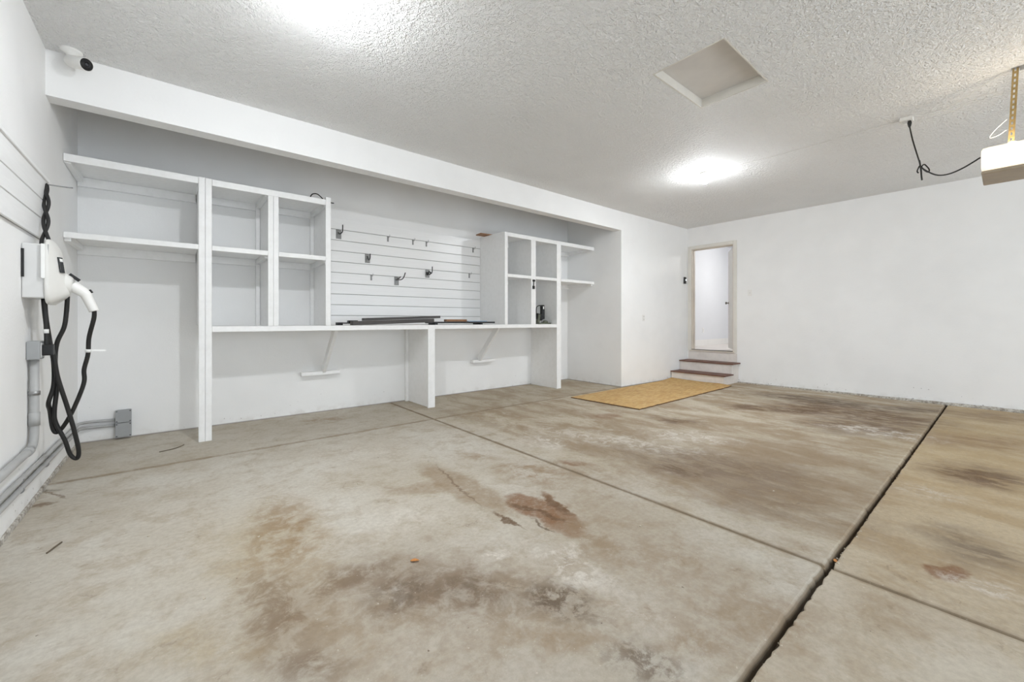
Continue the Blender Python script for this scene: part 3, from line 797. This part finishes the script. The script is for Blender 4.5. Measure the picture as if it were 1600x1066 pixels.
build('display', MB().obox(dc, dt * .016, du * .048, dn * .0035), M['screen'], t, .001)
build('display_label', MB().obox(dc + du * .030 + dn * .004, dt * .011, du * .009, dn * .0008), M['label'], t)
build('cover_channel', MB().box(BX + .0145, BX + .0175, 3.653, 3.664, 1.43, 1.60), M['pvc'], t)
hc = Vector((BX + .05, 3.80, 1.372)); hd = Vector((1, 0, -.12)).normalized()
mb = MB().lathe([(.085, -.035), (.082, -.01), (.070, .015), (.054, .042), (.044, .05)], hc, hd, 24); build('holster', mb, M['offwhite'], t)
c0 = hc + hd * .045; c1 = Vector((-.435, 3.80, 1.318)); c2 = Vector((-.395, 3.80, 1.205))
path = spline([c0, c0.lerp(c1, .4), c0.lerp(c1, .85), c1 + Vector((.003, 0, -.008)), c1.lerp(c2, .22), c1.lerp(c2, .6), c2], 5)
rr = [.034 - .010 * i / (len(path) - 1) for i in range(len(path))]
con = build('charging_connector', MB().tube(path, rr, 16), M['white'], t)
mb = MB().obox(c0 + Vector((.012, 0, .052)), (.022, 0, -.02), (0, .009, 0), (.006, 0, .007)); build('latch', mb, M['black'], con, .002)
mb = MB().obox(c1 + Vector((.026, 0, .016)), (.006, 0, -.010), (0, .009, 0), (.005, 0, .003)); build('release_button', mb, M['black'], con, .002)
# cable loops
A = [(-.395, 3.80, 1.215), (-.398, 3.82, 1.16), (-.425, 3.86, 1.03), (-.432, 3.88, .92), (-.452, 3.90, .82), (-.456, 3.91, .72), (-.515, 3.93, .53), (-.572, 3.95, .42), (-.598, 3.95, .44), (-.608, 3.93, .56), (-.610, 3.90, .62), (-.588, 3.90, .73), (-.585, 3.88, .88), (-.595, 3.84, 1.01), (-.605, 3.80, 1.16), (-.612, 3.80, 1.30)]
B = [(-.522, 3.86, 1.30), (-.528, 3.87, 1.20), (-.54, 3.88, 1.10), (-.572, 3.89, 1.00), (-.582, 3.90, .88), (-.576, 3.91, .72), (-.588, 3.92, .56), (-.583, 3.93, .48), (-.545, 3.94, .36), (-.522, 3.95, .26), (-.492, 3.95, .225), (-.482, 3.94, .28), (-.500, 3.92, .42), (-.528, 3.90, .58), (-.566, 3.87, .78), (-.580, 3.85, .92), (-.60, 3.83, 1.04), (-.612, 3.82, 1.18), (-.616, 3.80, 1.30)]
build('charging_cable', MB().tube(spline(A, 7), .0118, 10), M['rubber'], t); build('charging_cable', MB().tube(spline(B, 7), .0118, 10), M['rubber'], t)
mb = MB()
# twisted doubled loop hung from the hook
tw = [[], []]
for i in range(49):
    s = i / 48; c = Vector((-.655, 4.135, 2.065)).lerp(Vector((-.618, 3.86, 1.60)), s); a = s * PI * 3.4
    am = .0135 * min(1, s * 5) + .012 * max(0, s - .8) * 5
    for q in (0, 1):
        an = a + q * PI
        tw[q].append(c + Vector((math.cos(an) * am * .8, math.sin(an) * am * .8, math.sin(an) * am * .3)))
mb.tube(list(reversed(tw[0])) + tw[1][1:], .0098, 10)
build('charging_cable', mb, M['rubber'], t)
build('cable_tag', MB().tube([(-.43, 3.874, .955), (-.432, 3.876, .935)], .0145, 10), M['label'], t); build('tag_strip', MB().obox((-.381, 3.87, .945), (.034, 0, -.002), (0, .001, 0), (0, 0, .006)), M['label'], t)
mb = MB().tube(spline([(-.612, 3.79, 1.28), (-.606, 3.80, 1.15), (-.604, 3.805, 1.05), (-.604, 3.806, .985)], 6), .011, 10); pc = build('power_cord', mb, M['rubber'], t)
mb = MB().obox((-.596, 3.806, .962), (.024, 0, 0), (0, .026, 0), (0, 0, .034)); build('plug', mb, M['black'], pc, .006)
mb = MB().tube([(-.605, 3.803, 1.065), (-.605, 3.803, 1.09)], .0125, 10); build('cord_tag', mb, M['label'], pc)
# hook peg for the cable
mb = MB().tube(spline([(XL + .021, 4.15, 2.066), (-.6, 4.15, 2.066), (-.56, 4.15, 2.066), (-.535, 4.15, 2.068)], 4), .004, 8)
tag(build('peg_hook', mb, M['steel']), 'steel peg holding the twisted charger cable on the left slatwall strip', 'hook')

# receptacle box and conduit
t = thing('outlet_box', (XL, 3.8, .905), 'grey receptacle box on the left wall with black plug', 'outlet box')
mb = MB().box(XL + .001, -.622, 3.755, 3.865, .905, 1.018); build('box_body', mb, M['boxgrey'], t, .006)
mb = MB().box(-.622, -.619, 3.768, 3.852, .918, 1.006); build('cover_plate', mb, M['evgrey'], t, .001)
def conduit(name, pts, r, label, couplings=(), mat='pvc', straps=()):
    t = thing(name, (pts[0][0], pts[0][1], pts[0][2]), label, 'conduit', 'grey electrical conduits')
    build('pipe', MB().tube(pts, r, 14), M[mat], t)
    for a, b in couplings: build('coupling', MB().tube([a, b], r * 1.2, 14), M[mat], t)
    for p, ax in straps:
        q = Vector(p); d = Vector(ax).normalized() * .012
        build('pipe_strap', MB().tube([q - d, q + d], r * 1.22, 14), M['steel'], t)
    return t
def elbow(a, b, c, r, n=8):
    """straight a->b->c with a rounded corner of radius r at b"""
    a, b, c = Vector(a), Vector(b), Vector(c); u = (a - b).normalized(); v = (c - b).normalized()
    out = [a]
    for i in range(n + 1):
        s = i / n; p0 = b + u * r; p2 = b + v * r
        out.append(p0 * (1 - s) ** 2 + b * 2 * s * (1 - s) + p2 * s * s)
    return out + [c]
RX = XL + .027
conduit('conduit', elbow((RX, 3.80, .904), (RX, 3.80, .375), (RX, YR + .3, .365), .11), .021, 'thick grey conduit dropping from the receptacle box and turning along the left wall',
        [((RX, 3.80, .58), (RX, 3.80, .50)), ((RX, 3.69, .375), (RX, 3.62, .375))], straps=[((RX, 3.80, .70), (0, 0, 1))])
lx = XL + .018
for k, (za, zb, lb) in enumerate([(.252, .190, 'upper of two thin conduits running low along the left wall'), (.200, .138, 'lower of two thin conduits running low along the left wall')]):
    y0 = YB - .02
    zc = zb + .008
    pts = [Vector((lx, YR + .3, za + .05)), Vector((lx, 3.1, za)), Vector((lx, 4.6, zc + (za - zc) * .4))]
    pts += elbow((lx, 5.0, zc + .01), (lx, y0, zc), (-.425, y0, zb), .12, 8)
    conduit('conduit', pts, .0135, lb, straps=[((lx, 3.55, za - .015), (0, 1, 0)), ((lx, 4.15, za - .03), (0, 1, 0))])
for z0, z1, lb in [(.163, .283, 'upper of two stacked grey junction boxes low on the back wall'), (.022, .158, 'lower of two stacked grey junction boxes, just above the floor')]:
    t = thing('junction_box', (-.36, YB - .03, z0), lb, 'junction box', 'grey junction boxes')
    build('box_body', MB().box(-.42, -.312, YB - .052, YB - .001, z0 + .003, z1 - .003), M['boxgrey'], t, .004)
    build('cover_plate', MB().box(-.424, -.308, YB - .058, YB - .0525, z0, z1), M['boxgrey'], t, .002)
    for sx in (-.413, -.319):
        for sz in (z0 + .012, z1 - .012): build('screw', MB().lathe([(.005, 0), (.004, .003)], (sx, YB - .0582, sz), (0, -1, 0), 10), M['black'], t)

# ================================================================== security camera
t = thing('security_camera', (-.54, 4.15, ZC - .1), 'small white bullet security camera mounted in the ceiling corner', 'camera')
build('mount_base', MB().lathe([(.058, 0), (.058, -.008), (.050, -.016), (.026, -.03), (.022, -.06)], (-.545, 4.165, ZC - .0005), (0, 0, 1), 28), M['white'], t)
build('swivel', MB().lathe([(.004, .03), (.022, .022), (.030, .005), (.030, -.012), (.02, -.028), (.004, -.032)], (-.545, 4.15, ZC - .075), (0, 0, 1), 20), M['white'], t)
bd = Vector((.63, -.72, -.27)).normalized(); bo = Vector((-.538, 4.155, ZC - .080))
body = build('camera_body', MB().lathe([(.014, -.035), (.032, -.03), (.040, -.01), (.041, .08), (.042, .125), (.040, .127), (.038, .118)], bo, bd, 28), M['white'], t)
build('front_glass', MB().lathe([(.0385, .119), (.0385, .1235), (.022, .1245), (.0215, .130), (.014, .1302), (.0138, .126), (.002, .1255)], bo, bd, 28), M['black'], body)
build('lens', MB().lathe([(.0115, .126), (.009, .1285), (.003, .1295)], bo, bd, 20), M['lens'], body)
build('cable_gland', MB().tube([(-.60, 4.155, ZC - .004), (-.588, 4.155, ZC - .008)], .006, 8), M['black'], t)

# ================================================================== ceiling lamps
for x, y, lb in [(5.22, 2.46, 'bare lit bulb in a ceiling lampholder near the door end'), (.67, 2.46, 'bare lit bulb in a ceiling lampholder at the top edge of the view')]:
    t = thing('ceiling_lampholder', (x, y, ZC), lb, 'ceiling lamp', 'bare bulb ceiling lamps')
    build('lampholder', MB().lathe([(.058, 0), (.058, -.010), (.048, -.022), (.026, -.032), (.024, -.052), (.018, -.053)], (x, y, ZC - .0005), (0, 0, 1), 24), M['white'], t)
    bl = build('bulb', MB().lathe([(.013, -.053), (.017, -.062), (.027, -.080), (.033, -.100), (.0345, -.123)], (x, y, ZC), (0, 0, 1), 20), M['bulb_glass'], t)
    build('bulb_diffuser', MB().lathe([(.0355, -.1235), (.0318, -.1285), (.0245, -.1345), (.013, -.139), (.004, -.140)], (x, y, ZC), (0, 0, 1), 14), M['bulb'], bl)

# ================================================================== garage door opener
t = thing('garage_door_opener', (4.85, -.15, 2.235), 'ceiling-hung garage door opener with glowing white lens', 'garage door opener')
OX = 4.66
mb = MB().box(OX + .03, OX + .40, -.36, .118, 2.262, 2.435); build('chassis', mb, M['chassis'], t, .02, 3)
mb = MB().box(OX - .004, OX + .402, -.37, .128, 2.235, 2.2615); build('base_pan', mb, M['chassis'], t, .01, 3)
rings = []
for yy, k in [(.128, .80), (.12, .95), (.10, 1.0), (-.1, 1.0), (-.34, 1.0), (-.36, .93)]:
    ring = []
    for i in range(13):
        a = -PI / 2 + PI * i / 12
        ring.append((OX + .029 - .040 * k * max(0, math.cos(a)) ** .45, yy, 2.345 + .088 * k * math.copysign(abs(math.sin(a)) ** .6, math.sin(a))))
    ring.append((OX + .029, yy, 2.345 + .088 * k)); ring.insert(0, (OX + .029, yy, 2.345 - .088 * k))
    rings.append(ring)
build('light_lens', MB().loft(rings), M['lamp_lens'], t)
build('ceiling_glow_bulb', MB().lathe([(.02, 0), (.024, .01), (.02, .02), (.006, .026)], (OX + .10, -.02, 2.436), (0, 0, 1), 14), M['opener_fill'], t)  # bulbs added on the hidden top to throw warm light on the ceiling
build('ceiling_glow_bulb', MB().lathe([(.02, 0), (.024, .01), (.02, .02), (.006, .026)], (OX + .10, -.26, 2.436), (0, 0, 1), 14), M['opener_fill'], t)
def strap(x, y0, y1, z0, z1, w, th, label=None):
    mb = MB(); n = 15; holes = []
    # L-profile perforated strap: two rails with rungs so that the holes are real
    d = Vector((0, y1 - y0, z1 - z0)); 
    def seg(a, b, s0, s1):
        p = Vector((x, y0, z0)) + d * s0; q = Vector((x, y0, z0)) + d * s1
        c = (p + q) / 2 + Vector((0, (a + b) / 2, 0)); mb.obox(c, (th / 2, 0, 0), (0, (b - a) / 2, 0), (q - p) / 2)
    seg(-w / 2, -w * .16, 0, 1); seg(w * .16, w / 2, 0, 1)
    for i in range(n): seg(-w * .16, w * .16, (i + .0) / n, (i + .45) / n)
    # folded flange
    p = Vector((x + .016, y0 - w / 2, z0)); mb.obox(p + d / 2, (.016, 0, 0), (0, th / 2, 0), d / 2)
    return mb
build('hanger_strap', strap(OX + .18, -.012, -.036, 2.436, ZC - .004, .030, .003), M['brass'], t)
build('hanger_strap', strap(OX + .18, -.33, -.33, 2.436, ZC - .004, .030, .003), M['brass'], t)
mb = MB().box(OX + .165, OX + .20, -.6, -.015, ZC - .004, ZC - .0005); mb.box(OX + .165, OX + .169, -.6, -.055, ZC - .035, ZC - .004); build('ceiling_angle', mb, M['steel'], t)
mb = MB().box(OX + .17, OX + .25, YR + .5, -.372, 2.33, 2.37); build('drive_rail', mb, M['steel'], t, .004)

t = thing('ceiling_outlet', (5.26, .60, ZC - .03), 'white outlet on the ceiling feeding the garage door opener', 'outlet')
mb = MB().box(5.215, 5.305, .555, .645, ZC - .034, ZC - .0005); build('outlet_body', mb, M['white'], t, .004)
mb = MB().box(5.228, 5.292, .57, .63, ZC - .038, ZC - .0345); build('face_plate', mb, M['evgrey'], t, .001)
mb = MB().lathe([(.012, .0), (.016, -.02), (.010, -.05), (.006, -.06)], (5.25, .58, ZC - .0385), (0, 0, 1), 14)
oc = thing('opener_cord', (5.25, .58, 2.36), 'knotted black power cord hanging from the ceiling outlet to the opener', 'cord')
build('cord_plug', mb, M['rubber'], oc)
build('cord', MB().tube(spline([(5.25, .58, ZC - .09), (5.16, .55, 2.78), (5.05, .50, 2.56), (5.0, .478, 2.475), (4.965, .43, 2.41), (4.91, .37, 2.355), (4.85, .30, 2.335), (4.78, .22, 2.345), (4.70, .134, 2.375)], 8), .0055, 8), M['rubber'], oc)
build('cord_loop', MB().tube(spline([(5.01, .492, 2.54), (5.0, .482, 2.46), (4.995, .478, 2.40), (4.99, .474, 2.36)], 5), .006, 8), M['rubber'], oc)
build('cord_loop', MB().tube(spline([(5.0, .482, 2.47), (4.99, .462, 2.492), (4.98, .44, 2.46), (4.975, .428, 2.43), (4.98, .435, 2.415), (4.99, .455, 2.435), (5.0, .482, 2.48)], 5), .005, 8), M['rubber'], oc)
build('cord_loop', MB().tube(spline([(5.0, .49, 2.49), (5.005, .505, 2.45), (5.0, .497, 2.43)], 5), .005, 8), M['rubber'], oc)
for pts, lb in [
    ([(5.21, .55, ZC - .012), (5.17, .48, ZC - .05), (5.10, .38, ZC - .085), (5.01, .26, ZC - .07), (4.92, .12, ZC - .03), (4.86, .03, ZC - .012)], 'thin white wire sagging just under the ceiling from outlet towards strap'),
    ([(5.21, .56, ZC - .014), (5.16, .42, ZC - .08), (5.06, .28, ZC - .12), (4.95, .14, ZC - .10), (4.87, .045, ZC - .14)], 'lower thin white wire sagging from the ceiling outlet towards the strap'),
    ([(5.28, .65, ZC - .004), (5.29, 1.2, ZC - .004), (5.29, 1.9, ZC - .004), (5.29, 2.38, ZC - .004)], 'straight white wire on the ceiling from bulb lampholder to outlet'),
    ([(5.28, .55, ZC - .004), (5.30, .2, ZC - .004), (5.31, -.4, ZC - .004)], 'straight white wire on the ceiling running past the hanger strap'),
    ([(4.836, .004, 2.66), (4.83, .06, 2.60), (4.82, .09, 2.545), (4.83, .05, 2.55), (4.836, .008, 2.58)], 'short loop of white wire beside the hanger strap')]:
    tag(build('thin_wire', MB().tube(spline(pts, 6), .0028, 6), M['white']), lb, 'wire', 'thin white wires near the opener')

# ================================================================== small wall fittings
YW = YF - (6.607 - XA) / (XE - XA) * (YF - YFE) - .002
t = thing('wall_outlet', (6.607, YW, 1.14), 'white outlet plate on the front wall right of the alcove', 'outlet')
build('cover_plate', MB().box(6.572, 6.642, YW - .006, YW - .0005, 1.14, 1.256), M['white'], t, .002)
for z in (1.172, 1.224):
    so = build('socket', MB().box(6.592, 6.622, YW - .0085, YW - .0062, z - .014, z + .014), M['evgrey'], t, .003)
    for dx in (-.007, .006): build('socket_slot', MB().box(6.606 + dx, 6.608 + dx, YW - .0092, YW - .0087, z - .003, z + .008), M['pvc'], so)
t = thing('wall_switch', (XE, 3.01, 1.60), 'white blank switch plate on the end wall right of the doorway', 'switch')
build('cover_plate', MB().box(XE - .006, XE - .0005, 2.972, 3.042, 1.60, 1.715), M['white'], t, .002)
build('toggle', MB().box(XE - .014, XE - .0065, 3.002, 3.012, 1.645, 1.67), M['evgrey'], t, .002)
YW = YF - (8.07 - XA) / (XE - XA) * (YF - YFE) - .002
t = thing('doorbell_keypad', (8.015, YW, 1.90), 'small black wall button beside the doorway corner', 'wall button')
build('keypad_body', MB().box(7.98, 8.05, YW - .024, YW - .0005, 1.90, 2.035), M['black'], t, .006)
build('button', MB().lathe([(.014, 0), (.013, .004), (.004, .005)], (8.025, YW - .0242, 1.975), (0, -1, 0), 16), M['led'], t)
t = thing('wall_outlet', (9.98, HYL, .86), 'white outlet plate low on the hallway wall seen through the doorway', 'outlet')
build('cover_plate', MB().box(9.93, 10.0, HYL - .006, HYL - .0005, .86, .976), M['white'], t, .002)
build('socket', MB().box(9.95, 9.98, HYL - .008, HYL - .0062, .885, .95), M['evgrey'], t)

# ================================================================== strand board sheet and floor litter
rnd = random.Random(8); n = 40; m = 24
def osb():
    top = []; C = [Vector((4.555, 4.135)), Vector((4.608, 3.011)), Vector((7.49, 3.06)), Vector((7.49, 4.185))]
    vs = []; fs = []
    jag = [rnd.uniform(-.006, .006) for _ in range(n + 1)]; jag2 = [rnd.uniform(-.01, .006) for _ in range(m + 1)]
    for side in (0, 1):
        for i in range(n + 1):
            s = i / n
            for j in range(m + 1):
                q = j / m
                p = C[0].lerp(C[3], s).lerp(C[1].lerp(C[2], s), q)
                x, y = p
                if j == m: y += jag[i]
                if i == n: x += jag2[j]
                lift = .030 * max(0, (s - .86) / .14) ** 1.4 * (.75 + .25 * math.cos(q * 5 + .6)) * (1 - .75 * max(0, q - .8) / .2)
                vs.append((x, y, .002 + lift + (.012 if side else 0)))
    K = (n + 1) * (m + 1)
    idx = lambda s, i, j: s * K + i * (m + 1) + j
    for i in range(n):
        for j in range(m):
            fs.append((idx(1, i, j), idx(1, i + 1, j), idx(1, i + 1, j + 1), idx(1, i, j + 1)))
            fs.append((idx(0, i, j), idx(0, i, j + 1), idx(0, i + 1, j + 1), idx(0, i + 1, j)))
    edge = []
    for i in range(n):
        edge += [(idx(0, i, 0), idx(0, i + 1, 0), idx(1, i + 1, 0), idx(1, i, 0)), (idx(0, i, m), idx(1, i, m), idx(1, i + 1, m), idx(0, i + 1, m))]
    for j in range(m):
        edge += [(idx(0, 0, j), idx(1, 0, j), idx(1, 0, j + 1), idx(0, 0, j + 1)), (idx(0, n, j), idx(0, n, j + 1), idx(1, n, j + 1), idx(1, n, j))]
    mb = MB().add(vs, fs + edge, False)
    o = build('strand_board_sheet', mb, M['osb']); o.data.materials.append(M['osb_edge'])
    for k, p in enumerate(o.data.polygons):
        if k >= len(fs): p.material_index = 1
    tag(o, 'sheet of tan strand board lying on the floor in front of the steps', 'board')
osb()
def leafm(x, y, L, W, rot, curl, mat, name, label, cat, group=None):
    vs = []; fs = []; n = 10
    for i in range(n + 1):
        s = i / n; w = W * math.sin(PI * (.05 + .95 * s) ** .8) * .5 + .0006
        for k, q in enumerate((-1, -.5, 0, .5, 1)):
            lx = (s - .5) * L; ly = w * q; z = .004 + curl * (q * q) * math.sin(PI * s) + curl * .8 * (s - .5) ** 2 * 2
            vs.append((x + lx * math.cos(rot) - ly * math.sin(rot), y + lx * math.sin(rot) + ly * math.cos(rot), z))
    for i in range(n):
        for k in range(4): fs.append((i * 5 + k, i * 5 + k + 1, i * 5 + k + 6, i * 5 + k + 5))
    o = build(name, MB().add(vs, fs, True), mat)
    s = o.modifiers.new('thick', 'SOLIDIFY'); s.thickness = .0012
    return tag(o, label, cat, group)
leafm(.884, 1.791, .042, .017, -.6, .007, M['leaf'], 'dry_leaf', 'small dry orange leaf lying on the open concrete floor', 'leaf')
leafm(2.46, .53, .03, .014, .3, .004, M['leaf'], 'dry_leaf', 'dry leaf scrap caught in the open floor joint near the crossing', 'leaf').location.z = -.014
def twig(pts, r, label):
    tag(build('twig', MB().tube(spline(pts, 5), r, 6), M['twig']), label, 'twig', 'dry twigs on the floor')
twig([(-.475, 3.0, .004), (-.455, 3.05, .007), (-.44, 3.10, .004)], .004, 'short dark twig on the floor near the left wall')
twig([(-.09, 4.70, .003), (0, 4.73, .004), (.05, 4.77, .006), (.08, 4.83, .004)], .004, 'curved twig on the floor left of the tall post')
mb = MB(); rnd = random.Random(21)
for _ in range(150):                      # crumbs along the joint
    x = rnd.uniform(1.2, 7.6); x = 1.2 + (x - 1.2) * rnd.random() ** .5
    r = rnd.uniform(.002, .0055); y = YJ - .018 + rnd.uniform(-.006, .014); z = -.002 if y < YJ - .02 else -.012 - rnd.random() * .02
    a = Vector((rnd.uniform(-1, 1), rnd.uniform(-1, 1), rnd.uniform(-.4, .4))).normalized() * r; b = a.orthogonal().normalized() * r * .7; c = a.cross(b).normalized() * r * .4
    mb.obox((x, y, z + r * .4), a, b, c)
o = build('joint_crumbs', mb, M['crumb']); o['kind'] = 'stuff'; tag(o, 'pale crumbs and grit along the edge of the open floor joint', 'grit')
mb = MB()
for (x, y) in [(.46, 3.0), (.35, 2.52), (1.2, 2.0), (.62, 2.2), (1.0, 2.9), (2.0, 1.3), (-.1, 2.9), (1.6, 3.0), (.1, 2.1), (1.5, .9), (3.1, 1.0), (2.7, 3.4), (1.9, 4.6), (.9, 3.7)]:
    r = rnd.uniform(.003, .006)
    mb.obox((x, y, r * .5), (r, r * .3, 0), (-r * .2, r * .7, 0), (0, 0, r * .5))
o = build('floor_grit', mb, M['crumb']); o['kind'] = 'stuff'; tag(o, 'loose pale grit scattered over the concrete floor', 'grit')

# ================================================================== light and camera
w = bpy.data.worlds.new('daylight'); scene.world = w; w.use_nodes = True
bg = w.node_tree.nodes['Background']; bg.inputs[0].default_value = (.84, .92, 1, 1); bg.inputs[1].default_value = WORLD
cam_d = bpy.data.cameras.new('camera'); cam = bpy.data.objects.new('camera', cam_d); COL.objects.link(cam)
cam.location = (0, 0, 1.14)
th = math.atan2(775, 641)
D = Vector((math.cos(th), math.sin(th), 0))
cam.rotation_euler = D.to_track_quat('-Z', 'Y').to_euler()
cam_d.sensor_fit = 'HORIZONTAL'; cam_d.sensor_width = 36; cam_d.lens = 641 / 1600 * 36; cam_d.shift_y = -31 / 1600; cam_d.clip_start = .02; cam_d.clip_end = 100
scene.camera = cam
vs = scene.view_settings; vs.view_transform = 'Standard'; vs.look = 'None'; vs.gamma = 1; vs.use_curve_mapping = False; vs.exposure = EXPO
scene.display_settings.display_device = 'sRGB'
try:
    scene.cycles.use_denoising = True; scene.cycles.adaptive_threshold = .03; scene.cycles.max_bounces = 12; scene.cycles.diffuse_bounces = 7; scene.cycles.sample_clamp_indirect = 8
except Exception: pass
for o in scene.objects:
    if '_org' in o: del o['_org']
